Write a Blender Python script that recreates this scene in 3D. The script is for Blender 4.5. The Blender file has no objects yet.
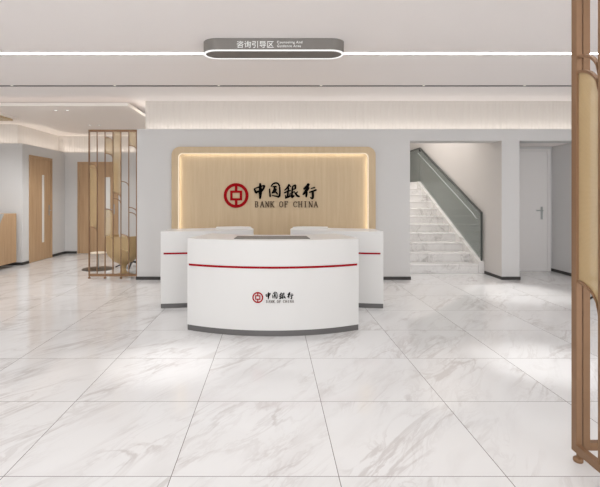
import bpy, bmesh, math, random
from mathutils import Vector, Matrix
random.seed(7)
C = bpy.context.scene.collection
H = 1.333          # eye height (m)
PI = math.pi

# ------------------------------------------------------------------ colour / materials
def lin(c):
    return tuple(((v/255)/12.92 if v/255 <= .04045 else ((v/255+.055)/1.055)**2.4) for v in c)

def newmat(name):
    m = bpy.data.materials.new(name); m.use_nodes = True
    nt = m.node_tree
    return m, nt, nt.nodes['Principled BSDF']

def paint(name, rgb, rough=.6, metal=0., bump=0., bscale=200., var=0., spec=.5, coat=0.):
    m, nt, b = newmat(name)
    col = lin(rgb)
    b.inputs['Base Color'].default_value = (*col, 1)
    b.inputs['Roughness'].default_value = rough
    b.inputs['Metallic'].default_value = metal
    b.inputs['Specular IOR Level'].default_value = spec
    b.inputs['Coat Weight'].default_value = coat
    tc = nt.nodes.new('ShaderNodeTexCoord')
    n = nt.nodes.new('ShaderNodeTexNoise'); n.inputs['Scale'].default_value = bscale
    nt.links.new(tc.outputs['Object'], n.inputs['Vector'])
    if var:
        r = nt.nodes.new('ShaderNodeMixRGB'); r.blend_type = 'MIX'
        r.inputs[1].default_value = (*[c*(1-var) for c in col], 1)
        r.inputs[2].default_value = (*[min(1, c*(1+var)) for c in col], 1)
        nt.links.new(n.outputs['Fac'], r.inputs[0]); nt.links.new(r.outputs[0], b.inputs['Base Color'])
    if bump:
        bp = nt.nodes.new('ShaderNodeBump'); bp.inputs['Strength'].default_value = bump
        bp.inputs['Distance'].default_value = .002
        nt.links.new(n.outputs['Fac'], bp.inputs['Height']); nt.links.new(bp.outputs[0], b.inputs['Normal'])
    return m

def wood(name, c1, c2, scale=(9, 9, .55), rough=.45):
    m, nt, b = newmat(name)
    tc = nt.nodes.new('ShaderNodeTexCoord'); mp = nt.nodes.new('ShaderNodeMapping')
    mp.inputs['Scale'].default_value = scale
    n1 = nt.nodes.new('ShaderNodeTexNoise'); n1.inputs['Scale'].default_value = 2.2
    n1.inputs['Detail'].default_value = 7; n1.inputs['Distortion'].default_value = .6
    n2 = nt.nodes.new('ShaderNodeTexNoise'); n2.inputs['Scale'].default_value = 14; n2.inputs['Detail'].default_value = 4
    mx = nt.nodes.new('ShaderNodeMath'); mx.operation = 'MULTIPLY_ADD'; mx.inputs[1].default_value = .35
    r = nt.nodes.new('ShaderNodeValToRGB')
    r.color_ramp.elements[0].position = .42; r.color_ramp.elements[0].color = (*lin(c1), 1)
    r.color_ramp.elements[1].position = .88; r.color_ramp.elements[1].color = (*lin(c2), 1)
    L = nt.links.new
    L(tc.outputs['Object'], mp.inputs[0]); L(mp.outputs[0], n1.inputs[0]); L(mp.outputs[0], n2.inputs[0])
    L(n2.outputs[0], mx.inputs[0]); L(n1.outputs[0], mx.inputs[2]); L(mx.outputs[0], r.inputs[0])
    L(r.outputs[0], b.inputs['Base Color'])
    b.inputs['Roughness'].default_value = rough
    return m

def emit(name, rgb, s):
    m = bpy.data.materials.new(name); m.use_nodes = True
    nt = m.node_tree; nt.nodes.clear()
    e = nt.nodes.new('ShaderNodeEmission'); o = nt.nodes.new('ShaderNodeOutputMaterial')
    e.inputs[0].default_value = (*lin(rgb), 1); e.inputs[1].default_value = s
    nt.links.new(e.outputs[0], o.inputs[0])
    return m

def marble(name, tiles=False, base=(229, 229, 229), vein=(206, 203, 202), rough=.07, spec=.5, vscale=1.0):
    m, nt, b = newmat(name)
    N = nt.nodes.new; L = nt.links.new
    def mth(op, a, bb=None, c=None):
        n = N('ShaderNodeMath'); n.operation = op
        for i, v in enumerate((a, bb, c)):
            if v is None: continue
            if isinstance(v, (int, float)): n.inputs[i].default_value = v
            else: L(v, n.inputs[i])
        return n.outputs[0]
    tc = N('ShaderNodeTexCoord'); vec = tc.outputs['Object']
    joint = None
    if tiles:
        sx = N('ShaderNodeSeparateXYZ'); L(vec, sx.inputs[0])
        u = mth('DIVIDE', mth('SUBTRACT', sx.outputs[0], .3187), .8)
        v = mth('DIVIDE', mth('SUBTRACT', sx.outputs[1], 2.185), .8)
        fu, fv = mth('FRACT', u), mth('FRACT', v)
        du = mth('ABSOLUTE', mth('SUBTRACT', fu, .5)); dv = mth('ABSOLUTE', mth('SUBTRACT', fv, .5))
        edge = mth('MAXIMUM', du, dv)
        joint = mth('GREATER_THAN', edge, .5-.0019/.8)
        cb = N('ShaderNodeCombineXYZ'); L(mth('FLOOR', u), cb.inputs[0]); L(mth('FLOOR', v), cb.inputs[1])
        wn = N('ShaderNodeTexWhiteNoise'); wn.noise_dimensions = '3D'; L(cb.outputs[0], wn.inputs['Vector'])
        sc = N('ShaderNodeVectorMath'); sc.operation = 'MULTIPLY_ADD'
        L(wn.outputs['Color'], sc.inputs[0]); sc.inputs[1].default_value = (37, 41, 23); L(vec, sc.inputs[2])
        vec = sc.outputs[0]
    rot = N('ShaderNodeMapping'); rot.inputs['Rotation'].default_value = (0, .3, math.radians(-57) if tiles else .7)
    L(vec, rot.inputs[0])
    mp = N('ShaderNodeMapping'); mp.inputs['Scale'].default_value = (.75*vscale, 3.0*vscale, 1.6*vscale); L(rot.outputs[0], mp.inputs[0])
    def ridge(scale, det, dist, width, rough_=.55):
        n = N('ShaderNodeTexNoise'); n.inputs['Scale'].default_value = scale; n.inputs['Detail'].default_value = det
        n.inputs['Distortion'].default_value = dist; n.inputs['Roughness'].default_value = rough_
        L(mp.outputs[0], n.inputs['Vector'])
        a = mth('ABSOLUTE', mth('SUBTRACT', n.outputs['Fac'], .5))
        s = N('ShaderNodeMapRange'); s.interpolation_type = 'SMOOTHSTEP'
        L(a, s.inputs[0]); s.inputs[1].default_value = 0; s.inputs[2].default_value = width
        s.inputs[3].default_value = 1; s.inputs[4].default_value = 0
        return s.outputs[0]
    nm = N('ShaderNodeTexNoise'); nm.inputs['Scale'].default_value = 1.1; nm.inputs['Detail'].default_value = 3
    L(mp.outputs[0], nm.inputs['Vector'])
    ms = N('ShaderNodeMapRange'); L(nm.outputs['Fac'], ms.inputs[0]); ms.inputs[1].default_value = .42; ms.inputs[2].default_value = .66
    v1 = mth('MULTIPLY', ridge(1.0, 6, .8, .035), ms.outputs[0])
    v2 = mth('MULTIPLY', ridge(2.6, 7, 1.0, .05, .62), mth('MULTIPLY', ms.outputs[0], .55))
    nc = N('ShaderNodeTexNoise'); nc.inputs['Scale'].default_value = 1.6; nc.inputs['Detail'].default_value = 8
    L(mp.outputs[0], nc.inputs['Vector'])
    cl = N('ShaderNodeMapRange'); L(nc.outputs['Fac'], cl.inputs[0]); cl.inputs[1].default_value = .5; cl.inputs[2].default_value = .8
    cl.inputs[4].default_value = .5
    fac = mth('MINIMUM', mth('ADD', mth('ADD', v1, v2), cl.outputs[0]), 1.0)
    mix = N('ShaderNodeMixRGB'); L(fac, mix.inputs[0])
    mix.inputs[1].default_value = (*lin(base), 1); mix.inputs[2].default_value = (*lin(vein), 1)
    out = mix.outputs[0]
    if joint is not None:
        mj = N('ShaderNodeMixRGB'); L(joint, mj.inputs[0]); L(out, mj.inputs[1]); mj.inputs[2].default_value = (*lin((120, 116, 112)), 1)
        out = mj.outputs[0]
    L(out, b.inputs['Base Color'])
    b.inputs['Roughness'].default_value = rough
    b.inputs['Specular IOR Level'].default_value = spec
    return m

M = {}
M['ceil'] = paint('ceiling_paint', (245, 240, 238), .9, spec=.1)
M['ceil_low'] = paint('lowered_ceiling_paint', (243, 235, 228), .9, spec=.1)
M['wall'] = paint('grey_wall_covering', (208, 207, 206), .85, bump=.15, bscale=260, var=.025, spec=.2)
M['wall_warm'] = paint('warm_grey_wall', (211, 207, 203), .85, bump=.1, bscale=200, var=.02, spec=.2)
M['flute'] = paint('fluted_cream_panel', (220, 214, 208), .8, spec=.1)
M['base'] = paint('dark_skirting', (52, 49, 47), .5)
M['floor'] = marble('marble_floor_tiles', True)
M['stairm'] = marble('marble_stair', False, (232, 230, 228), (196, 193, 190), .2, vscale=1.3)
M['white'] = paint('white_lacquer', (220, 219, 217), .32, spec=.4)
M['kick'] = paint('charcoal_plinth', (100, 98, 97), .45)
M['red'] = paint('red_stripe', (152, 16, 30), .6, spec=.1)
M['redlogo'] = paint('red_emblem', (158, 18, 26), .8, spec=.05)
M['black'] = paint('black_letter', (14, 12, 12), .8, spec=.05)
M['brown'] = paint('brown_letter', (66, 48, 34), .8, spec=.05)
M['inset'] = paint('dark_glass_inset', (112, 108, 104), .5)
M['oak'] = wood('pale_oak', (192, 168, 134), (202, 180, 147))
M['oakd'] = wood('oak_door', (170, 138, 104), (188, 157, 123))
M['bronze'] = paint('bronze_metal', (136, 104, 76), .42, metal=.35, var=.03, bscale=40)
M['signgrey'] = paint('grey_sign_body', (134, 130, 125), .6)
M['signunder'] = paint('grey_sign_underside', (112, 108, 104), .6)
M['led'] = emit('led_white', (253, 253, 255), 17)
M['ledring'] = emit('led_ring_white', (255, 254, 252), 1.05)
M['ledwarm'] = emit('led_warm', (255, 238, 212), 1.0)
M['lens'] = emit('downlight_lens', (255, 248, 238), 2.0)
M['signtext'] = emit('lit_sign_letters', (245, 244, 240), .9)
M['doorwhite'] = paint('white_door', (226, 223, 221), .5)
M['steel'] = paint('brushed_steel', (170, 168, 166), .35, metal=.9)
M['darkmetal'] = paint('dark_metal', (84, 88, 85), .4, metal=.5)
M['alu'] = paint('pale_rail_metal', (170, 174, 172), .45, metal=.3)
M['blackmetal'] = paint('black_metal', (24, 22, 22), .4)
M['tan'] = paint('tan_shell', (196, 168, 124), .5, var=.03, bscale=30)
M['cream'] = paint('cream_shell', (232, 220, 202), .5)
M['slit'] = paint('frosted_glass', (226, 226, 222), .25)
M['greypanel'] = paint('grey_counter_panel', (158, 160, 158), .35)
M['trackm'] = paint('track_grey', (66, 62, 60), .6)
M['disc'] = paint('dark_bronze_disc', (84, 74, 64), .4, metal=.3)

def mesh_gold(name, lo, hi, rgb=(206, 182, 138)):
    m, nt, b = newmat(name)
    N = nt.nodes.new; L = nt.links.new
    b.inputs['Base Color'].default_value = (*lin(rgb), 1)
    b.inputs['Roughness'].default_value = .5; b.inputs['Metallic'].default_value = .15
    tc = N('ShaderNodeTexCoord'); sx = N('ShaderNodeSeparateXYZ'); L(tc.outputs['Object'], sx.inputs[0])
    def wv(o):
        k = N('ShaderNodeMath'); k.operation = 'MULTIPLY'; k.inputs[1].default_value = 2*PI/.006; L(o, k.inputs[0])
        s = N('ShaderNodeMath'); s.operation = 'SINE'; L(k.outputs[0], s.inputs[0]); return s.outputs[0]
    a = N('ShaderNodeMath'); a.operation = 'ADD'; L(sx.outputs[0], a.inputs[0]); L(sx.outputs[1], a.inputs[1])
    p = N('ShaderNodeMath'); p.operation = 'MAXIMUM'; L(wv(a.outputs[0]), p.inputs[0]); L(wv(sx.outputs[2]), p.inputs[1])
    mr = N('ShaderNodeMapRange'); L(p.outputs[0], mr.inputs[0]); mr.inputs[1].default_value = -1; mr.inputs[2].default_value = 1
    mr.inputs[3].default_value = lo; mr.inputs[4].default_value = hi
    L(mr.outputs[0], b.inputs['Alpha'])
    return m
M['mesh'] = mesh_gold('gold_woven_mesh', .42, .62)
M['mesh_fine'] = mesh_gold('sheer_gold_mesh', .30, .46, (206, 180, 134))

def glass_mat():
    m = bpy.data.materials.new('grey_green_glass'); m.use_nodes = True
    nt = m.node_tree; nt.nodes.clear(); N = nt.nodes.new; L = nt.links.new
    t = N('ShaderNodeBsdfTransparent'); t.inputs[0].default_value = (.865, .88, .87, 1)
    g = N('ShaderNodeBsdfGlossy'); g.inputs['Color'].default_value = (.8, .86, .85, 1); g.inputs['Roughness'].default_value = .02
    d = N('ShaderNodeBsdfDiffuse'); d.inputs[0].default_value = (.36, .395, .392, 1)
    m1 = N('ShaderNodeMixShader'); m1.inputs[0].default_value = .22
    mx = N('ShaderNodeMixShader'); mx.inputs[0].default_value = .10
    o = N('ShaderNodeOutputMaterial')
    L(t.outputs[0], m1.inputs[1]); L(d.outputs[0], m1.inputs[2]); L(m1.outputs[0], mx.inputs[1])
    L(g.outputs[0], mx.inputs[2]); L(mx.outputs[0], o.inputs[0])
    return m
M['glass'] = glass_mat()

# ------------------------------------------------------------------ mesh helpers
def B(): return bmesh.new()
def box(bm, x0, x1, y0, y1, z0, z1):
    vs = [bm.verts.new(p) for p in ((x0,y0,z0),(x1,y0,z0),(x1,y1,z0),(x0,y1,z0),(x0,y0,z1),(x1,y0,z1),(x1,y1,z1),(x0,y1,z1))]
    for f in ((0,3,2,1),(4,5,6,7),(0,1,5,4),(1,2,6,5),(2,3,7,6),(3,0,4,7)): bm.faces.new([vs[i] for i in f])
    return bm
def prism(bm, pts, f0, f1):
    """closed outline pts; f0/f1 map an outline point to its two 3D ends"""
    a = [bm.verts.new(f0(*p)) for p in pts]; b = [bm.verts.new(f1(*p)) for p in pts]
    n = len(pts)
    bm.faces.new(a[::-1]); bm.faces.new(b)
    for i in range(n): bm.faces.new((a[i], a[(i+1) % n], b[(i+1) % n], b[i]))
    return bm
def tube(bm, pts, r, seg=10, r1=None):
    pts = [Vector(p) for p in pts]; rings = []
    n = len(pts)
    for i, p in enumerate(pts):
        d = (pts[min(i+1, n-1)]-pts[max(i-1, 0)]).normalized()
        u = d.orthogonal().normalized() if i == 0 else (u - d*u.dot(d)).normalized()
        v = d.cross(u)
        rr = r if r1 is None else r+(r1-r)*i/(n-1)
        rings.append([bm.verts.new(p+(u*math.cos(2*PI*k/seg)+v*math.sin(2*PI*k/seg))*rr) for k in range(seg)])
    for a, b in zip(rings, rings[1:]):
        for k in range(seg): bm.faces.new((a[k], a[(k+1) % seg], b[(k+1) % seg], b[k]))
    bm.faces.new(rings[0][::-1]); bm.faces.new(rings[-1])
    return bm
def lathe(bm, prof, c=(0,0,0), seg=40):
    rings = []
    for r, z in prof:
        rings.append([bm.verts.new((c[0]+r*math.cos(2*PI*k/seg), c[1]+r*math.sin(2*PI*k/seg), c[2]+z)) for k in range(seg)])
    for a, b in zip(rings, rings[1:]):
        for k in range(seg): bm.faces.new((a[k], a[(k+1) % seg], b[(k+1) % seg], b[k]))
    bm.faces.new(rings[0][::-1]); bm.faces.new(rings[-1])
    return bm
def obj(name, bm, m, parent=None, bevel=0, smooth=False, loc=None):
    bmesh.ops.recalc_face_normals(bm, faces=bm.faces[:])
    me = bpy.data.meshes.new(name); bm.to_mesh(me); bm.free()
    me.materials.append(m)
    o = bpy.data.objects.new(name, me); C.objects.link(o)
    if parent:
        o.parent = parent; o.matrix_parent_inverse = Matrix.Translation(-Vector(parent.location)) if False else Matrix()
    if loc: o.location = loc
    if bevel:
        b = o.modifiers.new('bevel', 'BEVEL'); b.width = bevel; b.segments = 3; b.limit_method = 'ANGLE'; b.angle_limit = .6
    if smooth:
        for p in me.polygons: p.use_smooth = True
        me.set_sharp_from_angle(angle=math.radians(40))
    return o
def thing(name, label, cat, loc=(0,0,0), rz=0, group=None):
    o = bpy.data.objects.new(name, None); C.objects.link(o); o.empty_display_size = .1
    o.location = loc; o.rotation_euler = (0,0,rz); o['label'] = label; o['category'] = cat
    if group: o['group'] = group
    return o
def tag(o, label, cat, group=None):
    o['label'] = label; o['category'] = cat
    if group: o['group'] = group
    return o
def struct(name, bm, m, label=None, **k):
    o = obj(name, bm, m, **k); o['kind'] = 'structure'
    if label: o['label'] = label
    return o
def dup(root, loc, label, rz=0):
    r = root.copy(); C.objects.link(r); r.location = loc; r.rotation_euler = (0,0,rz); r['label'] = label
    for ch in list(root.children):
        c = ch.copy(); C.objects.link(c); c.parent = r
        for g in ch.children:
            d = g.copy(); C.objects.link(d); d.parent = c
    return r

# ------------------------------------------------------------------ the room
WY = 7.38                       # face of the back wall
# floor / ceilings
struct('floor', box(B(), -7.2, 7.2, -4.2, 14.2, -.1, 0), M['floor'], 'polished white marble tile floor with thin grey joints')
struct('ceiling', box(B(), -7.2, 7.2, -4.2, 6.635, 2.95, 3.1), M['ceil'], 'smooth pale warm-white main ceiling')
bm = B(); box(bm, -7.2, 7.2, 6.705, 8.35, 2.95, 3.1); box(bm, -7.2, -2.0, 8.35, 11.6, 2.95, 3.1)
struct('ceiling_back', bm, M['ceil'], 'pale ceiling strip beyond the dark groove')
struct('ceiling_groove', box(B(), -7.2, 7.2, 6.635, 6.705, 3.04, 3.1), M['ceil'], 'bottom of the groove in the ceiling')
struct('ceiling_lowered', box(B(), -7.0, -2.32, WY, 11.3, 2.80, 2.845), M['ceil_low'], 'lowered ceiling over the door area at left')

struct('trim_3', box(box(B(), -7.0, -2.316, WY-.005, WY, 2.798, 2.847), -2.32, -2.315, WY, 11.3, 2.798, 2.847), paint('painted_lit_edge', (250, 244, 236), .6), 'edge of the lowered ceiling, painted pale as if lit')  # edge coated whiter than the ceiling to stand for its lit line
# back wall with stair opening and door recess
bm = B()
box(bm, -2.175, 2.224, WY, 7.73, 0, 2.43)
box(bm, 2.224, 3.706, WY, 7.73, 2.24, 2.43)
box(bm, 3.706, 3.988, WY, 7.73, 0, 2.43)
box(bm, 3.988, 5.04, WY, 7.73, 2.24, 2.43)
box(bm, 5.04, 7.0, WY, 7.73, 0, 2.43)
struct('wall_back', bm, M['wall'], 'grey wall behind the reception counters')
bm = B(); box(bm, 3.706, 3.988, 7.73, 13.3, 0, 4.4)
box(bm, 3.700, 3.706, 7.384, 7.73, 0, 2.24); struct('wall_stair_right', bm, M['wall_warm'])
bm = B(); box(bm, 1.85, 2.05, 7.73, 13.3, 0, 4.4); struct('wall_stair_left', bm, M['wall_warm'])
bm = B(); box(bm, 1.85, 3.988, 13.3, 13.5, 0, 4.4); struct('wall_stair_back', bm, M['wall_warm'])
bm = B(); box(bm, 1.85, 3.988, 7.65, 13.5, 4.4, 4.5); struct('ceiling_stair', bm, M['ceil'])
bm = B(); box(bm, 1.85, 3.988, 7.73, 7.85, 3.1, 4.4); struct('wall_stair_front', bm, M['wall_warm'])
bm = B(); box(bm, 3.988, 5.2, 8.25, 8.4, 0, 2.3); struct('wall_recess_back', bm, M['wall'])
bm = B(); box(bm, 5.04, 5.2, 7.73, 8.25, 0, 2.3); struct('wall_recess_right', bm, M['wall'])
bm = B(); box(bm, 3.988, 5.04, 7.73, 8.25, 2.24, 2.3); struct('ceiling_recess', bm, M['ceil'])
# corridor / left area
bm = B(); box(bm, -2.175, -1.9, 7.73, 10.8, 0, 2.40); struct('wall_corridor_right', bm, M['wall'])
bm = B(); box(bm, -7.0, -4.88, 8.95, 9.25, 0, 2.38); struct('wall_left_front', bm, M['wall'])
bm = B(); box(bm, -5.18, -4.88, 9.25, 10.8, 0, 2.38); struct('wall_left_side', bm, M['wall'])
bm = B(); box(bm, -5.18, -1.9, 10.8, 11.1, 0, 2.38); struct('wall_left_back', bm, M['wall'])
bm = B(); box(bm, -7.2, -7.0, -4.2, 11.6, 0, 2.95); struct('wall_left', bm, M['wall'])
bm = B(); box(bm, 7.0, 7.2, -4.2, 8.3, 0, 2.95); struct('wall_right', bm, M['wall'])
bm = B(); box(bm, -7.2, -2.0, 11.4, 11.6, 0, 2.95); struct('wall_far_back', bm, M['wall'])

# fluted cove bands above the walls: real half-round flutes
def flutes(bm, p0, p1, z0, z1, nrm, pitch=.06):
    p0, p1, nrm = Vector(p0), Vector(p1), Vector(nrm)
    Ln = (p1-p0).length; n = max(1, round(Ln/pitch)); d = (p1-p0)/n
    pts = []
    for i in range(n):
        for t, h in ((0, 0), (.2, .0032), (.5, .0045), (.8, .0032)):
            pts.append(p0+d*(i+t)+nrm*h)
    pts.append(p1)
    pts += [p1-nrm*.04, p0-nrm*.04]
    prism(bm, [(p.x, p.y) for p in pts], lambda x, y: (x, y, z0), lambda x, y: (x, y, z1))
bm = B(); flutes(bm, (-2.13, 7.71), (7.0, 7.71), 2.43, 2.95, (0, -1)); flutes(bm, (-2.13, 8.3), (-2.13, 7.71), 2.43, 2.95, (-1, 0))
struct('trim_1', bm, M['flute'], 'fluted cream cove band above the grey back wall')
bm = B(); flutes(bm, (-7.0, 9.25), (-5.14, 9.25), 2.38, 2.8, (0, -1)); flutes(bm, (-5.14, 9.25), (-5.14, 11.05), 2.38, 2.8, (1, 0))
flutes(bm, (-5.14, 11.05), (-1.95, 11.05), 2.38, 2.8, (0, -1))
struct('trim_2', bm, M['flute'], 'fluted cream cove band above the walls with wooden doors')

# skirting
bm = B(); box(bm, -2.175, 2.224, WY-.012, WY, 0, .05); box(bm, -2.187, -2.175, WY-.012, 8.6, 0, .05)
box(bm, 2.224, 2.236, WY-.012, 7.73, 0, .05)
struct('baseboard_back', bm, M['base'])
bm = B(); box(bm, 3.694, 4.0, WY-.012, WY, 0, .05); box(bm, 3.694, 3.706, WY, 7.99, 0, .05); box(bm, 3.988, 4.0, WY, 8.2, 0, .05)
struct('baseboard_column', bm, M['base'])
bm = B(); box(bm, 5.028, 5.04, WY-.012, 8.25, 0, .05); box(bm, 5.04, 7.0, WY-.012, WY, 0, .05)
struct('baseboard_right', bm, M['base'])
bm = B(); box(bm, -7, -4.868, 8.938, 8.95, 0, .055); box(bm, -4.88, -4.868, 8.95, 9.18, 0, .055); box(bm, -4.88, -4.868, 10.14, 10.8, 0, .055)
box(bm, -4.868, -4.6, 10.788, 10.8, 0, .055); box(bm, -3.61, -2.175, 10.788, 10.8, 0, .055)
struct('baseboard_left', bm, M['base'])

# ------------------------------------------------------------------ doors
def wood_door(name, label, org, rz, w, h, slit, slit_z, handle_u):
    """u along the wall, local -Y faces the room"""
    t = bpy.data.objects.new(name, None); C.objects.link(t); t.location = org; t.rotation_euler = (0,0,rz)
    t['kind'] = 'structure'; t['label'] = label
    bm = B(); box(bm, 0, .05, -.025, 0, 0, h); box(bm, w-.05, w, -.025, 0, 0, h); box(bm, .05, w-.05, -.025, 0, h-.05, h)
    obj('door_frame', bm, M['oakd'], t, bevel=.003)
    s0, s1 = slit; a, b_ = slit_z
    bm = B(); box(bm, .055, s0, -.014, 0, .008, h-.051); box(bm, s1, w-.055, -.014, 0, .008, h-.051)
    box(bm, s0, s1, -.014, 0, .008, a); box(bm, s0, s1, -.014, 0, b_, h-.051)
    leaf = obj('door_leaf', bm, M['oakd'], t)
    obj('glass_pane', box(B(), s0, s1, -.010, -.002, a, b_), M['slit'], leaf)
    bm = B(); box(bm, handle_u-.018, handle_u+.018, -.026, -.014, .93, 1.16)
    hp = obj('handle_plate', bm, M['steel'], leaf, bevel=.003)
    bm = B(); tube(bm, [(handle_u, -.026, 1.04), (handle_u, -.062, 1.04), (handle_u-.11, -.066, 1.04)], .009)
    obj('handle', bm, M['steel'], leaf, smooth=True)
    return t
# door on the side wall (faces +X): local x -> +Y, local -y -> +X
wood_door('door_1', 'oak door with tall narrow glass slit, left of the two wooden doors', (-4.88, 9.19, 0), PI/2, .94, 2.18, (.50, .60), (.37, 1.80), .80)
wood_door('door_2', 'oak door with glass slit seen behind the bronze screen', (-4.58, 10.8, 0), 0, .96, 2.16, (.63, .77), (.37, 1.80), .86)

t = bpy.data.objects.new('door_3', None); C.objects.link(t); t.location = (4.0, 8.25, 0); t['kind'] = 'structure'
t['label'] = 'plain pale grey door at the back of the recess right of the stairs'
bm = B(); box(bm, 0, .05, -.016, 0, 0, 2.2); box(bm, .96, 1.01, -.016, 0, 0, 2.2); box(bm, .05, .96, -.016, 0, 2.15, 2.2)
obj('door_frame', bm, M['doorwhite'], t, bevel=.002)
leaf = obj('door_leaf', box(B(), .054, .956, -.012, 0, .006, 2.146), M['doorwhite'], t)
obj('handle_plate', box(B(), .83, .865, -.024, -.012, .93, 1.16), M['alu'], leaf, bevel=.003)
bm = B(); tube(bm, [(.848, -.024, 1.09), (.848, -.06, 1.09), (.73, -.064, 1.09)], .009); obj('handle', bm, M['alu'], leaf, smooth=True)

# ------------------------------------------------------------------ brand mark: coin emblem + brush lettering + serif capitals
def brush(bm, pts, f):
    """pts: (u, v, width); f(u, v, depth) -> 3D"""
    n = len(pts); P = []
    for i in range(n-1):                                    # smooth subdivision
        k = 5
        for j in range(k):
            s = j/k
            p = [pts[max(i-1, 0)], pts[i], pts[i+1], pts[min(i+2, n-1)]]
            q = []
            for c in range(3):
                a, b_, c_, d = (x[c] for x in p)
                q.append(.5*((2*b_)+(-a+c_)*s+(2*a-5*b_+4*c_-d)*s*s+(-a+3*b_-3*c_+d)*s**3))
            P.append(q)
    P.append(list(pts[-1]))
    L_, R_ = [], []
    for i, (u, v, w) in enumerate(P):
        a, b_ = P[max(i-1, 0)], P[min(i+1, len(P)-1)]
        dx, dy = b_[0]-a[0], b_[1]-a[1]; l = math.hypot(dx, dy) or 1
        nx, ny = -dy/l, dx/l
        hw = w/2
        if i in (0, len(P)-1): hw *= .6
        L_.append((u+nx*hw, v+ny*hw)); R_.append((u-nx*hw, v-ny*hw))
    for i in range(len(P)-1):
        quad = [L_[i], L_[i+1], R_[i+1], R_[i]]
        a = [bm.verts.new(f(x, y, 0)) for x, y in quad]; b_ = [bm.verts.new(f(x, y, 1)) for x, y in quad]
        bm.faces.new(b_); bm.faces.new(a[::-1])
        for e in range(4):
            if e in (1, 3) and 0 < i < len(P)-2: continue
            bm.faces.new((a[e], a[(e+1) % 4], b_[(e+1) % 4], b_[e]))
Z4 = lambda u, v: (250+u/14.32, 178+v/14.32)
Z5 = lambda u, v: (282+u/14.32, 178+v/14.32)
CH = [(Z4, [
  [(145,72,20),(148,150,34),(148,220,36),(142,302,20)], [(58,150,14),(82,200,28),(104,214,18)],
  [(60,152,12),(110,136,15),(150,122,18),(212,104,13)], [(212,104,18),(192,150,24),(165,192,20)], [(85,208,22),(130,190,24),(176,182,18)],
  [(280,150,14),(283,200,18),(290,274,20)], [(300,125,14),(326,88,17),(368,71,19),(405,84,18),(424,122,18)],
  [(424,122,18),(428,200,20),(420,258,24),(392,276,18)], [(310,248,10),(360,258,15),(402,264,18)],
  [(322,126,14),(350,122,18),(384,126,20)], [(352,122,20),(346,165,20),(318,212,16)], [(345,152,12),(374,162,16),(350,204,20)],
  [(310,216,16),(368,202,18),(396,236,16)]]),
 (Z5, [
  [(107,88,22),(75,140,19),(34,178,12)], [(103,100,14),(128,128,16)], [(28,216,16),(85,190,17),(128,178,14)],
  [(96,130,16),(86,200,21),(80,272,24)], [(46,244,12),(60,282,18)], [(120,214,12),(108,256,14)], [(42,288,18),(90,272,20),(128,254,14)],
  [(148,122,16),(198,98,19)], [(196,98,18),(190,160,20)], [(150,120,16),(145,200,21),(140,282,24)], [(150,163,13),(190,157,14)],
  [(150,206,14),(186,196,14)], [(138,286,20),(178,248,18)], [(184,205,14),(215,250,25),(256,268,18)], [(228,194,14),(192,228,14)],
  [(386,78,28),(360,120,34),(308,162,20)], [(386,130,28),(345,186,31),(298,242,18)], [(354,190,22),(350,236,25),(347,278,16)],
  [(412,152,12),(476,134,17)], [(388,206,16),(440,190,19),(497,168,22)], [(440,190,24),(443,250,27),(436,292,22),(402,276,12)]])]
GL = {  # thick/thin serif capitals in a unit box (u right, v down)
 'B': [((.15,0),(.15,1),.17),((.0,.03),(.55,.03),.07),((0,.97),(.6,.97),.07),((.15,.48),(.55,.48),.07),((.6,.07),(.6,.42),.15),((.66,.54),(.66,.92),.16)],
 'A': [((.45,.0),(.08,1),.08),((.45,.0),(.82,1),.17),((.2,.64),(.7,.64),.07),((-.05,.98),(.22,.98),.06),((.65,.98),(.98,.98),.06)],
 'N': [((.14,0),(.14,1),.08),((.1,0),(.76,1),.17),((.8,0),(.8,1),.08),((0,.03),(.24,.03),.06),((0,.97),(.28,.97),.06),((.66,.03),(.95,.03),.06)],
 'K': [((.15,0),(.15,1),.17),((.75,.02),(.2,.56),.08),((.34,.42),(.8,1),.17),((0,.03),(.3,.03),.06),((0,.97),(.3,.97),.06),((.6,.03),(.9,.03),.06),((.62,.97),(.95,.97),.06)],
 'O': [((.3,.05),(.12,.28),.15),((.12,.28),(.12,.72),.16),((.12,.72),(.3,.95),.15),((.3,.95),(.6,.95),.08),((.6,.95),(.78,.72),.15),((.78,.72),(.78,.28),.16),((.78,.28),(.6,.05),.15),((.6,.05),(.3,.05),.08)],
 'F': [((.18,0),(.18,1),.17),((0,.03),(.78,.03),.07),((.2,.48),(.6,.48),.07),((0,.97),(.4,.97),.06),((.76,0),(.76,.25),.07),((.58,.36),(.58,.6),.06)],
 'C': [((.78,.1),(.78,.32),.08),((.75,.15),(.5,.04),.08),((.5,.04),(.28,.1),.1),((.28,.1),(.12,.32),.15),((.12,.32),(.12,.68),.17),((.12,.68),(.28,.9),.15),((.28,.9),(.55,.96),.1),((.55,.96),(.8,.8),.08)],
 'H': [((.15,0),(.15,1),.17),((.78,0),(.78,1),.17),((.15,.49),(.78,.49),.07),((0,.03),(.3,.03),.06),((0,.97),(.3,.97),.06),((.63,.03),(.93,.03),.06),((.63,.97),(.93,.97),.06)],
 'I': [((.4,0),(.4,1),.18),((.2,.03),(.6,.03),.06),((.2,.97),(.6,.97),.06)]}
WORD = [('B',254.9),('A',260.1),('N',265.2),('K',270.3),('O',279.2),('F',284.4),('C',293.2),('H',298.3),('I',303.6),('N',308.7),('A',313.9)]
def seg(bm, a, b_, w, f):
    w = max(w, .48)
    dx, dy = b_[0]-a[0], b_[1]-a[1]; l = math.hypot(dx, dy)
    nx, ny = -dy/l*w/2, dx/l*w/2
    q = [(a[0]+nx, a[1]+ny), (b_[0]+nx, b_[1]+ny), (b_[0]-nx, b_[1]-ny), (a[0]-nx, a[1]-ny)]
    prism(bm, q, lambda x, y: f(x, y, 0), lambda x, y: f(x, y, 1))
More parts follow.
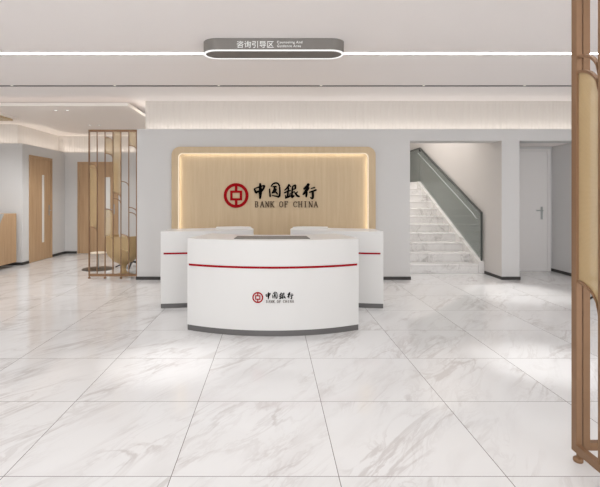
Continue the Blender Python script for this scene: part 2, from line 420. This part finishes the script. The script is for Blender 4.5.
def brand(parent, f):
    """f(dx, dy, depth): offsets from the coin centre in picture units of the wall sign"""
    g = lambda x, y, d: f(x-236.1, y-195.5, d)
    bm = B(); n = 64
    def ring(r0, r1):
        for k in range(n):
            a0, a1 = 2*PI*k/n, 2*PI*(k+1)/n
            q = [(236.1+r*math.cos(a), 195.5+r*math.sin(a)) for r, a in ((r0,a0),(r1,a0),(r1,a1),(r0,a1))]
            prism(bm, q, lambda x, y: g(x, y, 0), lambda x, y: g(x, y, 1))
    ring(9.4, 12.4)
    cx, cy = 236.1, 195.5
    for (x0, x1, y0, y1) in ((-6,6,-5,-2.7),(-6,6,2.7,5),(-6,-3.6,-2.7,2.7),(3.6,6,-2.7,2.7),(-1.3,1.3,-9.6,-5),(-1.3,1.3,5,9.6)):
        prism(bm, [(cx+x0,cy+y0),(cx+x1,cy+y0),(cx+x1,cy+y1),(cx+x0,cy+y1)], lambda x, y: g(x, y, 0), lambda x, y: g(x, y, 1))
    e = obj('emblem', bm, M['redlogo'], parent); e['label'] = 'red round coin emblem'
    chars = {}
    for fn, sts in CH:
        cut = 230 if fn is Z4 else 270
        for st_ in sts:
            key = (fn is Z5, sum(p[0] for p in st_)/len(st_) > cut)
            brush(chars.setdefault(key, B()), [(*fn(u, v), w*1.3/14.32) for u, v, w in st_], g)
    for key in sorted(chars):
        e = obj('brush_character', chars[key], M['black'], parent); e['label'] = 'black brush-written character'
    for word in (WORD[:4], WORD[4:6], WORD[6:]):
        bm = B()
        for ch, x in word:
            for a, b_, w in GL[ch]:
                S = lambda p: (x+p[0]*4.4, 201.3+p[1]*6.0)
                seg(bm, S(a), S(b_), w*4.4, g)
        e = obj('serif_word', bm, M['brown'], parent); e['label'] = 'word in dark serif capitals'

# ------------------------------------------------------------------ oak feature wall
fw = thing('feature_wall', 'pale oak backdrop panel with warm lit edge, red coin emblem and black lettering', 'wall panel', (0, WY, 0))
def rounded(x0, x1, z1, r, n=10):
    pts = [(x0, 0)]
    pts += [(x0+r-r*math.cos(PI/2*k/n), z1-r+r*math.sin(PI/2*k/n)) for k in range(n+1)]
    pts += [(x1-r+r*math.sin(PI/2*k/n), z1-r+r*math.cos(PI/2*k/n)) for k in range(n+1)]
    return pts+[(x1, 0)]
def band(bm, o, i, y0, y1):
    n = len(o)
    A = [[bm.verts.new((x, y, z)) for x, z in p] for p, y in ((o,y0),(i,y0),(o,y1),(i,y1))]
    for k in range(n-1):
        for a, b_ in ((0,1),(1,3),(3,2),(2,0)): bm.faces.new((A[a][k], A[a][k+1], A[b_][k+1], A[b_][k]))
    for k in (0, n-1): bm.faces.new((A[0][k], A[1][k], A[3][k], A[2][k]))
OX0, OX1, OZ = -1.605, 1.655, 2.135
ow = rounded(OX0, OX1, OZ, .135); iw = rounded(OX0+.105, OX1-.112, OZ-.10, .07); iw2 = rounded(OX0+.112, OX1-.119, OZ-.107, .065)
bm = B(); band(bm, ow, iw, -.07, 0); obj('panel_frame', bm, M['oak'], fw)
bm = B(); band(bm, iw, iw2, -.060, -.018); e = obj('light_strip', bm, M['ledwarm'], fw); e['label'] = 'warm glowing light strip'
bm = B(); prism(bm, iw, lambda x, z: (x, -.018, z), lambda x, z: (x, -.002, z)); obj('panel_field', bm, M['oak'], fw)
U = 7.345/458
brand(fw, lambda dx, dy, d: ((236.1+dx-272)*U, -.018-.016*d, H+(197-195.5-dy)*U))

# ------------------------------------------------------------------ reception counters
def arc_pts(R, cx, cy, x0, x1, n=48):
    out = []
    for k in range(n+1):
        x = x0+(x1-x0)*k/n
        out.append((x, cy-math.sqrt(R*R-(x-cx)**2)))
    return out
fc = thing('reception_counter', 'curved white reception counter in front with red stripe, coin emblem and dark top inset', 'counter', (0, 4.6, 0))
R0, CX, CY = 1.79, .010, 4.375+1.79
ly = lambda y: y-4.6
front = arc_pts(R0, CX, CY, -.850, .870)
back = arc_pts(R0-.62, CX, CY, -.70, .72)[::-1]
plan = front+back
bm = B(); prism(bm, plan, lambda x, y: (x, ly(y), .055), lambda x, y: (x, ly(y), .92)); obj('counter_body', bm, M['white'], fc, bevel=.004)
kp = [(CX+(x-CX)*.997, CY+(y-CY)*.997) for x, y in front]+[(CX+(x-CX)*1.01, CY+(y-CY)*1.01) for x, y in back]
bm = B(); prism(bm, kp, lambda x, y: (x, ly(y), 0), lambda x, y: (x, ly(y), .055)); e = obj('plinth', bm, M['kick'], fc); e['label'] = 'charcoal plinth'
def stripe(x0, x1, z0, z1, R, cx, cy, off, fn=lambda p: p):
    o = arc_pts(R+.004, cx, cy, x0, x1); i = arc_pts(R-.004, cx, cy, x0, x1)[::-1]
    bm = B(); prism(bm, o+i, lambda x, y: (*off(x, y), z0), lambda x, y: (*off(x, y), z1)); return bm
e = obj('stripe', stripe(-.832, .852, .648, .668, R0, CX, CY, lambda x, y: (x, ly(y))), M['red'], fc); e['label'] = 'thin red stripe'
# inset in the top, white lip round it
bm = B(); prism(bm, [(-.375, 4.50), (.375, 4.50), (.362, 4.82), (-.362, 4.82)], lambda x, y: (x, ly(y), .915), lambda x, y: (x, ly(y), .924))
e = obj('top_inset', bm, M['inset'], fc); e['label'] = 'dark smoked inset in the top'
def on_curve(dx, dy, d):
    k = .447*.00945
    x = -.136+dx*k; z = .372-dy*k
    y = CY-math.sqrt((R0+.002+.003*d)**2-(x-CX)**2)
    return (x, ly(y), z)
brand(fc, on_curve)

def side_counter(s, label):
    """s=-1 left, s=1 right; runs inward and away from the outer front corner"""
    t = thing('side_counter', label, 'counter', (s*.8, 5.8, 0))
    xo = 1.333
    def fy(x):                               # front edge: outer corner nearest, gentle convex bow
        u = (xo-x)/(xo-.24)
        return 5.475+.10*u+.22*u*u
    n = 30
    f = [(xo-(xo-.24)*k/n, fy(xo-(xo-.24)*k/n)) for k in range(n+1)]
    bk = [(.24, 5.98), (.26, 6.06), (.32, 6.14), (.42, 6.2)]+[(.42+(xo-.42)*k/n, 6.2-.27*(k/n)**1.3) for k in range(1, n+1)]
    W = lambda x, y, z: (s*(x-.8), y-5.8, z)
    bm = B(); prism(bm, f+bk, lambda x, y: W(x, y, .055), lambda x, y: W(x, y, .92)); obj('counter_body', bm, M['white'], t, bevel=.004)
    kf = [(x, y+.006) for x, y in f]; 
    bm = B(); prism(bm, kf+[(x, y-.01) for x, y in bk], lambda x, y: W(x*.998, y, 0), lambda x, y: W(x*.998, y, .055)); e = obj('plinth', bm, M['kick'], t); e['label'] = 'charcoal plinth'
    g = [p for p in f if .30 < p[0] < 1.322]
    bm = B(); prism(bm, [(x, y-.005) for x, y in g]+[(x, y+.004) for x, y in g[::-1]], lambda x, y: W(x, y, .646), lambda x, y: W(x, y, .666)); e = obj('stripe', bm, M['red'], t); e['label'] = 'thin red stripe'
    lp = [(.27, 6.0), (.72, 5.88), (.74, 6.1), (.42, 6.17), (.33, 6.12), (.28, 6.05)]
    bm = B(); prism(bm, lp, lambda x, y: W(x, y, .92), lambda x, y: W(x, y, .94)); obj('raised_ledge', bm, M['white'], t, bevel=.003)
    return t
side_counter(-1, 'white side counter behind the front counter, left one of the pair')
side_counter(1, 'white side counter behind the front counter, right one of the pair')

# ------------------------------------------------------------------ hanging sign
def stadium(x0, x1, y0, y1, n=14):
    r = (y1-y0)/2; cy = (y0+y1)/2
    pts = [(x1-r+r*math.sin(PI*k/n), cy-r*math.cos(PI*k/n)) for k in range(n+1)]
    pts += [(x0+r-r*math.sin(PI*k/n), cy+r*math.cos(PI*k/n)) for k in range(n+1)]
    return pts
sg = thing('ceiling_sign', 'grey rounded sign fixed under the ceiling with white lettering and glowing underside ring', 'sign', (0, 4.81, 2.83))
o1 = stadium(-.735, .735, -.15, .15)
bm = B(); prism(bm, o1, lambda x, y: (x+.018, y, .004), lambda x, y: (x+.018, y, .12)); obj('sign_body', bm, M['signgrey'], sg, smooth=True)
i1 = stadium(-.735+.024, .735-.024, -.15+.024, .15-.024); o2 = stadium(-.733, .733, -.148, .148)
bm = B()
A = [[bm.verts.new((x+.018, y, z)) for x, y in p] for p, z in ((o2,-.006),(i1,-.006),(o2,.006),(i1,.006))]
n = len(o2)
for k in range(n):
    for a, b_ in ((0,1),(1,3),(3,2),(2,0)): bm.faces.new((A[a][k], A[a][(k+1) % n], A[b_][(k+1) % n], A[b_][k]))
e = obj('light_ring', bm, M['ledring'], sg); e['label'] = 'glowing white ring'
bm = B(); prism(bm, i1, lambda x, y: (x+.018, y, -.002), lambda x, y: (x+.018, y, .004)); obj('underside', bm, M['signunder'], sg)
def text_obj(name, body, size, loc, m, parent, align='LEFT', spacing=1.0, sx=1.0):
    cu = bpy.data.curves.new('lettering', 'FONT'); cu.body = body; cu.size = size; cu.extrude = .001
    cu.align_x = align; cu.space_character = spacing; cu.resolution_u = 3
    to = bpy.data.objects.new('tmp_text', cu); C.objects.link(to)
    bpy.context.view_layer.update()
    me = bpy.data.meshes.new_from_object(to.evaluated_get(bpy.context.evaluated_depsgraph_get()))
    bpy.data.objects.remove(to); bpy.data.curves.remove(cu)
    me.materials.clear(); me.materials.append(m); me.name = name
    o = bpy.data.objects.new(name, me); C.objects.link(o); o.parent = parent
    o.location = loc; o.rotation_euler = (PI/2, 0, 0); o.scale = (sx, 1, 1)
    return o
text_obj('chinese_lettering', '咨询引导区', .076, (-.362, -.1515, .027), M['signtext'], sg, spacing=1.02)
text_obj('english_lettering', 'Counseling And', .036, (.050, -.1515, .066), M['signtext'], sg, spacing=1.12)
text_obj('english_lettering', 'Guidance Area', .036, (.050, -.1515, .028), M['signtext'], sg, spacing=1.12)

# ------------------------------------------------------------------ ceiling lights
def strip_light(label, y):
    t = thing('ceiling_light', label, 'light', (0, y, 2.95))
    obj('diffuser', box(B(), -6.9, 6.9, -.026, .026, -.008, .0), M['led'], t)
    bm = B(); box(bm, -6.9, 6.9, -.034, -.026, -.010, 0); box(bm, -6.9, 6.9, .026, .034, -.010, 0); obj('trim_profile', bm, M['ceil'], t)
    return t
strip_light('long white linear light strip across the ceiling behind the hanging sign', 5.14)
tr = tag(obj('ceiling_light_track', box(box(B(), -6.9, 6.9, -.033, .03, -.015, .04), -6.9, 6.9, .03, .0335, -.05, .04), M['trackm'], loc=(0, 6.67, 3.0)), 'thin grey lighting track and dark shade lining in the ceiling groove', 'light track')  # thin far flange is a dark lining added to deepen the groove's shade

def area(name, loc, sx, sy, power, col=(1, .97, .93), rot=(0,0,0)):
    l = bpy.data.lights.new(name, 'AREA'); l.shape = 'RECTANGLE'; l.size = sx; l.size_y = sy; l.energy = power; l.color = col
    o = bpy.data.objects.new(name, l); C.objects.link(o); o.location = loc; o.rotation_euler = rot
    return o
def spot(name, loc, power, ang=60, blend=.8, target=None, col=(1, .985, .97), r=.04):
    l = bpy.data.lights.new(name, 'SPOT'); l.energy = power; l.spot_size = math.radians(ang); l.spot_blend = blend
    l.color = col; l.shadow_soft_size = r
    o = bpy.data.objects.new(name, l); C.objects.link(o); o.location = loc
    if target is not None:
        o.rotation_euler = (Vector(target)-Vector(loc)).to_track_quat('-Z', 'Y').to_euler()
    return o
# recessed downlights: a trim ring and a glowing lens
def downlight(label, loc, group):
    t = thing('recessed_downlight', label, 'light', loc, 0, group)
    bm = B(); n = 24; A = [[bm.verts.new((r*math.cos(2*PI*k/n), r*math.sin(2*PI*k/n), z)) for k in range(n)] for r, z in ((.04,0),(.04,-.006),(.022,-.006),(.022,0))]
    for a, b_ in ((0,1),(1,2),(2,3),(3,0)):
        for k in range(n): bm.faces.new((A[a][k], A[a][(k+1) % n], A[b_][(k+1) % n], A[b_][k]))
    obj('trim_ring', bm, M['white'], t)
    bm = B(); lathe(bm, [(.022, -.004), (.022, 0)], seg=24); obj('lens', bm, M['lens'], t)
    return t
G = 'downlights in the lowered ceiling'
d0 = downlight('left downlight of the nearer pair in the lowered ceiling', (-3.66, 7.75, 2.8), G)
for p, lb in (((-3.46, 7.75, 2.8), 'right downlight of the nearer pair in the lowered ceiling'),
              ((-3.71, 9.33, 2.8), 'left downlight of the farther pair, above the bronze screen'),
              ((-3.52, 9.33, 2.8), 'right downlight of the farther pair, above the bronze screen')):
    dup(d0, p, lb)
for i, (x, y) in enumerate(((-3.66,7.75),(-3.46,7.75),(-3.71,9.33),(-3.52,9.33))):
    spot('downlight_beam', (x, y, 2.78), 38, 125, .7, (x, y, 0))
# small heads along the track
th = None
TX = (-3.79, -2.29, -.775, .715, 2.21, 3.68)
TL = ('leftmost small spot head in the ceiling track', 'second small spot head from the left in the ceiling track', 'third small spot head from the left in the ceiling track',
      'third small spot head from the right in the ceiling track', 'second small spot head from the right in the ceiling track', 'rightmost small spot head in the ceiling track')
for x, lb in zip(TX, TL):
    if th is None:
        th = thing('track_spot', lb, 'light', (x, 6.67, 2.985), 0, 'small spots in the ceiling track')
        bm = B(); lathe(bm, [(.012, -.012), (.024, -.030), (.024, -.005), (.012, 0)], seg=20); obj('head', bm, M['alu'], th, smooth=True)
        bm = B(); lathe(bm, [(.017, -.0315), (.017, -.0305)], seg=20); obj('lens', bm, emit('spot_lens', (255, 248, 238), 1.2), th)
    else: dup(th, (x, 6.67, 2.985), lb)
spot('track_beam', (TX[0], 6.67, 2.94), 170, 40, 1.0, (-5.35, 8.95, 1.1))
spot('track_beam', (TX[0], 6.67, 2.94), 48, 62, .9, (TX[0], 6.4, 0))
for x, p in zip(TX[1:], (40, 22, 22, 42, 185)):
    spot('track_beam', (x, 6.67, 2.94), p, (34 if x > 3 else 62), .9, (3.42 if x > 3 else x, 6.35, 0))
# downlights just nearer than the picture's top edge
for x in (-.86, 2.19):
    spot('hall_beam', (x, 3.68, 2.94), (120 if x < 0 else 155), 24, 1.0, (x, 3.68, 0), r=.02)
spot('hall_beam', (-3.6, 3.68, 2.94), 30, 40, 1.0, (-3.6, 3.68, 0))
# unseen fill lights added behind and above the viewer
for y in (2.4, -.4):
    area('hall_fill_light', (0, y, 2.93), 11, .5, 40, (.98, .99, 1))
area('hall_fill_light', (0, -3.0, 2.93), 11, 1.5, 60, (.98, .99, 1))
# cove lighting lying on the wall heads, and an added fill on the lowered ceiling
area('cove_and_fill_light', (2.4, 7.62, 2.44), 9.1, .05, 7.2, (1, .96, .91), (PI, 0, 0))
area('cove_and_fill_light', (-2.22, 7.95, 2.75), .12, .6, .4, (1, .94, .86), (PI, 0, 0))
area('cove_and_fill_light', (-6.0, 9.15, 2.40), 2.1, .05, 1.7, (1, .93, .86), (PI, 0, 0))
area('cove_and_fill_light', (-5.0, 10.1, 2.40), .05, 1.7, 1.6, (1, .93, .86), (PI, 0, 0))
area('cove_and_fill_light', (-3.5, 10.97, 2.40), 3.0, .05, 2.2, (1, .93, .86), (PI, 0, 0))
area('cove_and_fill_light', (-4.65, 7.66, 2.85), 4.5, .44, 1.6, (1, .98, .95), (PI, 0, 0))  # fill added on the slab top, brightens the ceiling band above
for px, pz, sx_, rot in ((OX0+.1135, 1.1, 1.75, (0, -PI/2, 0)), (OX1-.1205, 1.1, 1.75, (0, PI/2, 0))):
    area('backdrop_glow', (px, WY-.042, pz), sx_, .03, .65, (1, .88, .72), rot)
area('backdrop_glow', (.025, WY-.042, OZ-.1085), 2.9, .03, 1.1, (1, .88, .72), (0, 0, 0))
# unseen lamp added to light the stairwell
area('stair_fill_light', (2.9, 9.4, 4.36), 1.2, 2.6, 74, (1, .98, .96))

# ------------------------------------------------------------------ stairs and glass balustrade
st = thing('staircase', 'white marble staircase rising away through the right opening', 'staircase', (2.9, 8.0, 0))
r_, g_ = .1545, .335
for k in range(11):
    y0 = k*g_; y1 = y0+g_ if k < 10 else y0+1.8
    bm = B()
    prism(bm, [(y0, 0 if k == 0 else k*r_-.02), (y0, (k+1)*r_-.03), (y0-.006, (k+1)*r_-.03), (y0-.006, (k+1)*r_), (y1+.02, (k+1)*r_), (y1+.02, 0 if k == 0 else k*r_-.02)],
          lambda y, z: (-.84, y, z), lambda y, z: (.70, y, z))
    obj('step', bm, M['stairm'], st, bevel=.003)
bm = B(); prism(bm, [(-.03, 0), (-.03, .2), (3.33, 1.715), (5.2, 1.715), (5.2, 1.4), (3.5, 1.4), (.4, 0)], lambda y, z: (.70, y, z), lambda y, z: (.80, y, z))
obj('stringer', bm, M['stairm'], st, bevel=.004)
gb = thing('glass_balustrade', 'grey-green glass balustrade with dark rail beside the marble stairs', 'railing', (3.665, 8.02, .2))
bl = lambda y, z: (y-8.02, z-.2)
bm = B(); prism(bm, [bl(8.02, .215), bl(8.02, 1.045), bl(11.35, 2.53), bl(11.35, 1.712)], lambda y, z: (-.006, y, z), lambda y, z: (.006, y, z))
obj('glass_pane', bm, M['glass'], gb)
bm = B(); prism(bm, [bl(11.365, 1.714), bl(11.365, 2.53), bl(13.1, 2.53), bl(13.1, 1.714)], lambda y, z: (-.006, y, z), lambda y, z: (.006, y, z))
obj('glass_pane', bm, M['glass'], gb)
bm = B()
prism(bm, [bl(8.005, 1.04), bl(8.005, 1.065), bl(11.35, 2.56), bl(13.1, 2.56), bl(13.1, 2.525), bl(11.36, 2.525)], lambda y, z: (-.015, y, z), lambda y, z: (.015, y, z))
e = rail = obj('top_rail', bm, M['darkmetal'], gb); e['label'] = 'dark metal top rail'
bm = B(); prism(bm, [bl(8.005, .21), bl(8.005, 1.045), bl(8.022, 1.05), bl(8.022, .217)], lambda y, z: (-.014, y, z), lambda y, z: (.014, y, z)); obj('end_post', bm, M['darkmetal'], gb)
bm = B(); box(bm, -.02, .02, 3.31, 3.36, 2.26, 2.345); e = obj('corner_clamp', bm, M['blackmetal'], rail)
bm = B(); pts = [(-.055, *bl(8.16, .985)), (-.06, *bl(8.12, .99)), (-.06, *bl(8.2, 1.03)), (-.06, *bl(11.3, 2.415))]
tube(bm, [(-.012, *bl(8.13, .94)), (-.05, *bl(8.10, .95)), (-.06, *bl(8.14, .985)), (-.06, *bl(8.25, 1.05)), (-.06, *bl(9.8, 1.742)), (-.06, *bl(11.3, 2.412))], .010)
e = obj('handrail', bm, M['alu'], gb, smooth=True); e['label'] = 'pale tubular handrail'

# ------------------------------------------------------------------ bronze screens
def pane_outline(u0, u1, z0, z1, dz, cut0=True, cut1=True, n=10):
    """strip between two mullions; each end follows a quarter arc falling to the right"""
    c = lambda t: dz*(1-math.sqrt(max(0, 1-t*t)))
    top = [(u0+(u1-u0)*k/n, z1-(c(k/n) if cut1 else 0)) for k in range(n+1)]
    bot = [(u0+(u1-u0)*k/n, z0-(c(k/n) if cut0 else 0)) for k in range(n+1)]
    return top, bot
def screen(t, plane, us, zt, zb, panes, arcs, w, dpt, dz, feet_at, frame_w, mull_names='mullion', mesh='mesh'):
    """plane(u, z, d): u along the screen, d through it"""
    def bar(u0, u1, z0, z1, d):
        bm = B(); prism(bm, [(u0,z0),(u1,z0),(u1,z1),(u0,z1)], lambda u, z: plane(u, z, -d/2), lambda u, z: plane(u, z, d/2)); return bm
    for u in (us[0], us[-1]): obj('post', bar(u-frame_w/2, u+frame_w/2, zb, zt, dpt), M['bronze'], t, bevel=.002)
    for u in us[1:-1]: obj(mull_names, bar(u-w/2, u+w/2, zb+.03, zt-.03, dpt*.7), M['bronze'], t)
    obj('top_rail', bar(us[0]+frame_w/2, us[-1]-frame_w/2, zt-.035, zt, dpt), M['bronze'], t)
    obj('bottom_rail', bar(us[0]+frame_w/2, us[-1]-frame_w/2, zb, zb+.04, dpt), M['bronze'], t)
    for (b, z0, z1, c0, c1) in panes:
        top, bot = pane_outline(us[b]+w/2, us[b+1]-w/2, z0, z1, dz, c0, c1)
        bm = B(); prism(bm, top+bot[::-1], lambda u, z: plane(u, z, -.003), lambda u, z: plane(u, z, .003))
        obj('mesh_panel', bm, M[mesh], t)
    for (b, z) in arcs:
        top, bot = pane_outline(us[b]+w/2, us[b+1]-w/2, z-.014, z, dz)
        bm = B(); prism(bm, top+bot[::-1], lambda u, z: plane(u, z, -dpt*.35), lambda u, z: plane(u, z, dpt*.35))
        obj('arc', bm, M['bronze'], t)
    for u in feet_at:
        p = plane(u, 0, 0)
        bm = B(); lathe(bm, [(.021, 0), (.023, .005), (.023, .016), (.018, .022), (.008, .026), (.008, zb+.002)], (p[0], p[1], 0), 20)
        obj('foot', bm, M['bronze'], t, smooth=True)
s1 = thing('room_divider', 'slim bronze screen with gold mesh strips standing by the left end of the grey wall', 'screen', (-2.992, 7.5, 0))
us = [.1295*k for k in range(7)]
zz = lambda y: H+(197-y)*7.5/458
screen(s1, lambda u, z, d: (u, d, z), us, 2.435, .035,
       [(0, zz(226.5), zz(165), True, True), (2, zz(154), zz(137), True, True), (2, zz(236), zz(208.8), True, True), 
        (3, zz(193), 2.40, True, False), (4, zz(250), zz(234.5), True, True), (5, zz(146), 2.40, True, False)],
       [(0, zz(163.5)), (0, zz(166.8)), (0, zz(226)), (2, zz(137)), (2, zz(152.6)), (2, zz(208.5)), (3, zz(192.3)), (3, zz(198)),
        (4, zz(181)), (4, zz(234)), (5, zz(145)), (5, zz(207)), (5, zz(212))],
       .012, .035, .075, [us[0], us[2], us[4], us[6]], .018, mesh='mesh_fine')
s2 = thing('room_divider', 'tall bronze screen with gold mesh panels in the right foreground, cut by the picture edge', 'screen', (1.543, 2.32, 0))
us2 = [0.0]+[.172+.18*k for k in range(6)]
P2 = lambda u, z, d: (d, -u, z)
z2 = lambda y, D=2.3: H+(197-y)*D/458
screen(s2, P2, us2, 2.43, .045,
       [(0, .915, 1.965, True, True), (1, .35, 1.3, True, True), (2, 1.2, 2.39, True, False), (3, .7, 1.5, True, True), (4, 1.5, 2.1, True, True), (5, .4, 1.2, True, True)],
       [(0, 2.045), (0, 1.968), (0, .918), (1, 1.37), (1, 1.302), (1, .35), (2, 1.2), (2, 1.12), (3, 1.5), (3, .7), (4, 2.1), (4, 1.5), (5, 1.2), (5, .4)],
       .014, .028, .13, [0.012, .712+.18], .040)
# return leg of the tall screen
usr = [.055, .235, .415, .58]
screen(s2, lambda u, z, d: (u, .02+d, z), usr, 2.43, .045,
       [(1, .5, 1.7, True, True), (2, 1.1, 2.39, True, False)], [(1, 1.7), (1, 1.77), (1, .5), (2, 1.1)], .014, .03, .13, [.57], .036)

# ------------------------------------------------------------------ teller counter at the left edge
tc = thing('teller_counter', 'oak counter end with grey sloping front at the left edge', 'counter', (-6.0, 8.4, 0))
bm = B(); prism(bm, [(-.30, .085), (.40, .085), (.40, 1.02), (.0, 1.02), (-.12, .86), (-.16, .70)], lambda y, z: (-.95, y, z), lambda y, z: (1.09, y, z))
obj('counter_body', bm, M['oakd'], tc, bevel=.003)
bm = B(); prism(bm, [(-.163, .70), (-.123, .862), (-.003, 1.022), (-.06, 1.022), (-.2, .862), (-.22, .70)], lambda y, z: (-.95, y, z), lambda y, z: (1.09, y, z))
e = obj('sloping_panel', bm, M['greypanel'], tc); e['label'] = 'grey sloping panel'
obj('recessed_base', box(B(), -.95, .45, -.2, .35, 0, .085), M['kick'], tc)
cp = thing('ceiling_panel', 'oak panel with pale rim set under the lowered ceiling at the upper left', 'ceiling panel', (-5.7, 8.0, 2.8))
obj('oak_board', box(B(), -.9, .89, -.5, .5, -.058, -.002), M['oak'], cp)
obj('rim', box(B(), -.97, .96, -.56, .58, -.020, 0), M['ceil_low'], cp)

# ------------------------------------------------------------------ lounge seats behind the slim screen
def tub_chair(label, loc, rz=0):
    t = thing('tub_chair', label, 'chair', loc, rz, None)
    # tapered tub, open towards local +Y
    prof = [(.08, .19), (.17, .235), (.27, .35), (.303, .47), (.308, .60), (.302, .672)]
    bm = B(); n = 40; rings = []
    def ang(k): return PI*1.0+ (k/(n-1)-.5)*math.radians(292) + PI/2
    for off in (0, -.03):
        for r, z in prof:
            rings.append([bm.verts.new(((r+off)*math.cos(ang(k)), (r+off)*math.sin(ang(k))*.95, z+(.012 if off else 0)*(z < .5))) for k in range(n)])
    m = len(prof)
    for a in range(m-1):
        for k in range(n-1):
            bm.faces.new((rings[a][k], rings[a][k+1], rings[a+1][k+1], rings[a+1][k]))
            bm.faces.new((rings[m+a][k+1], rings[m+a][k], rings[m+a+1][k], rings[m+a+1][k+1]))
    for k in range(n-1):
        bm.faces.new((rings[m-1][k], rings[m-1][k+1], rings[2*m-1][k+1], rings[2*m-1][k]))
        bm.faces.new((rings[0][k+1], rings[0][k], rings[m][k], rings[m][k+1]))
    for k in (0, n-1):
        for a in range(m-1): bm.faces.new((rings[a][k], rings[a+1][k], rings[m+a+1][k], rings[m+a][k]))
    obj('shell', bm, M['tan'], t, smooth=True)
    bm = B(); lathe(bm, [(.08, .20), (.155, .245), (.22, .31), (.232, .35), (.22, .38), (.05, .39)]); obj('seat', bm, M['tan'], t, smooth=True)
    bm = B(); lathe(bm, [(.13, 0), (.125, .012), (.07, .03), (.045, .07), (.038, .11), (.045, .15), (.08, .192)]); obj('pedestal', bm, M['tan'], t, smooth=True)
    return t
tub_chair('tan tub armchair on a flared pedestal behind the slim bronze screen', (-2.545, 7.87, 0))

def shell_chair(name, label, loc, rz=0):
    t = thing(name, label, 'chair', loc, rz)
    # one moulded shell: seat curving up into a low back (local +Y is the back)
    bm = B(); nu, nv = 14, 16; g = []
    for off in (0, .016):
        for j in range(nv+1):
            s = j/nv
            if s < .55: y = -.22+.40*s/.55; z = .38-.02*math.sin(s/.55*PI)
            else:
                a = (s-.55)/.45; y = .18+.09*math.sin(a*PI/2); z = .38+.19*a**1.4
            hw = .24-.05*abs(s-.4)-(.08*max(0, s-.8)/.2)
            row = []
            for i in range(nu+1):
                q = i/nu*2-1
                row.append(bm.verts.new((q*hw, y-(.05*q*q if s > .55 else 0)+(off if s > .6 else 0), z+.05*q*q*(1 if s < .6 else .2)-(off if s <= .6 else 0))))
            g.append(row)
    m = nv+1
    for j in range(nv):
        for i in range(nu):
            bm.faces.new((g[j][i], g[j][i+1], g[j+1][i+1], g[j+1][i])); bm.faces.new((g[m+j][i+1], g[m+j][i], g[m+j+1][i], g[m+j+1][i+1]))
        bm.faces.new((g[j][0], g[j+1][0], g[m+j+1][0], g[m+j][0])); bm.faces.new((g[j][nu], g[m+j][nu], g[m+j+1][nu], g[j+1][nu]))
    for i in range(nu):
        bm.faces.new((g[0][i], g[m][i], g[m][i+1], g[0][i+1])); bm.faces.new((g[nv][i], g[nv][i+1], g[m+nv][i+1], g[m+nv][i]))
    obj('shell', bm, M['cream'], t, smooth=True)
    bm = B(); lathe(bm, [(.05, .352), (.03, .34), (.022, .10), (.03, .085)], seg=20); obj('stem', bm, M['blackmetal'], t, smooth=True)
    for k in range(5):
        a = 2*PI*k/5+.3
        bm = B(); tube(bm, [(.02*math.cos(a), .02*math.sin(a), .095), (.16*math.cos(a), .16*math.sin(a), .075), (.31*math.cos(a), .31*math.sin(a), .014)], .016, 10, .012)
        obj('leg', bm, M['blackmetal'], t, smooth=True)
    return t
shell_chair('swivel_chair', 'cream shell chair with black star base half hidden behind the tan tub armchair', (-2.67, 8.76, 0), -.5)
shell_chair('swivel_chair', 'shell chair behind the right foreground screen, only its black base tips showing', (4.32, 5.93, 0), .6)
bm = B(); lathe(bm, [(.285, 0), (.285, .008), (.26, .016), (.03, .02), (.018, .03), (.018, .3), (.05, .31)]); 
tb = thing('side_table', 'low side table with dark round base plate left of the tan tub armchair', 'table', (-3.22, 8.48, 0))
bm.free()
bm = B(); lathe(bm, [(.285, 0), (.285, .008), (.26, .014), (.02, .018)]); obj('base_plate', bm, M['disc'], tb, smooth=True)
bm = B(); lathe(bm, [(.014, .015), (.014, .29)], seg=16); obj('stem', bm, M['alu'], tb, smooth=True)
bm = B(); lathe(bm, [(.06, .285), (.15, .292), (.155, .300), (.15, .308), (.02, .31)]); obj('table_top', bm, M['cream'], tb, smooth=True)

# ------------------------------------------------------------------ world, camera, view
w = bpy.data.worlds.new('daylight'); bpy.context.scene.world = w; w.use_nodes = True
bg = w.node_tree.nodes['Background']; bg.inputs[0].default_value = (.97, .985, 1, 1); bg.inputs[1].default_value = 2.6
cam = bpy.data.cameras.new('camera'); co = bpy.data.objects.new('camera', cam); C.objects.link(co)
co.location = (0, 0, H); co.rotation_euler = (PI/2, 0, 0)
cam.sensor_fit = 'HORIZONTAL'; cam.sensor_width = 36; cam.lens = 458/600*36
cam.shift_x = (300-272)/600; cam.shift_y = -(243.5-197)/600
cam.clip_start = .05; cam.clip_end = 100
sc = bpy.context.scene; sc.camera = co
sc.view_settings.view_transform = 'Standard'; sc.view_settings.look = 'None'
sc.view_settings.exposure = .06; sc.view_settings.gamma = 1; sc.view_settings.use_curve_mapping = False
sc.cycles.max_bounces = 10; sc.cycles.diffuse_bounces = 6; sc.cycles.transparent_max_bounces = 16
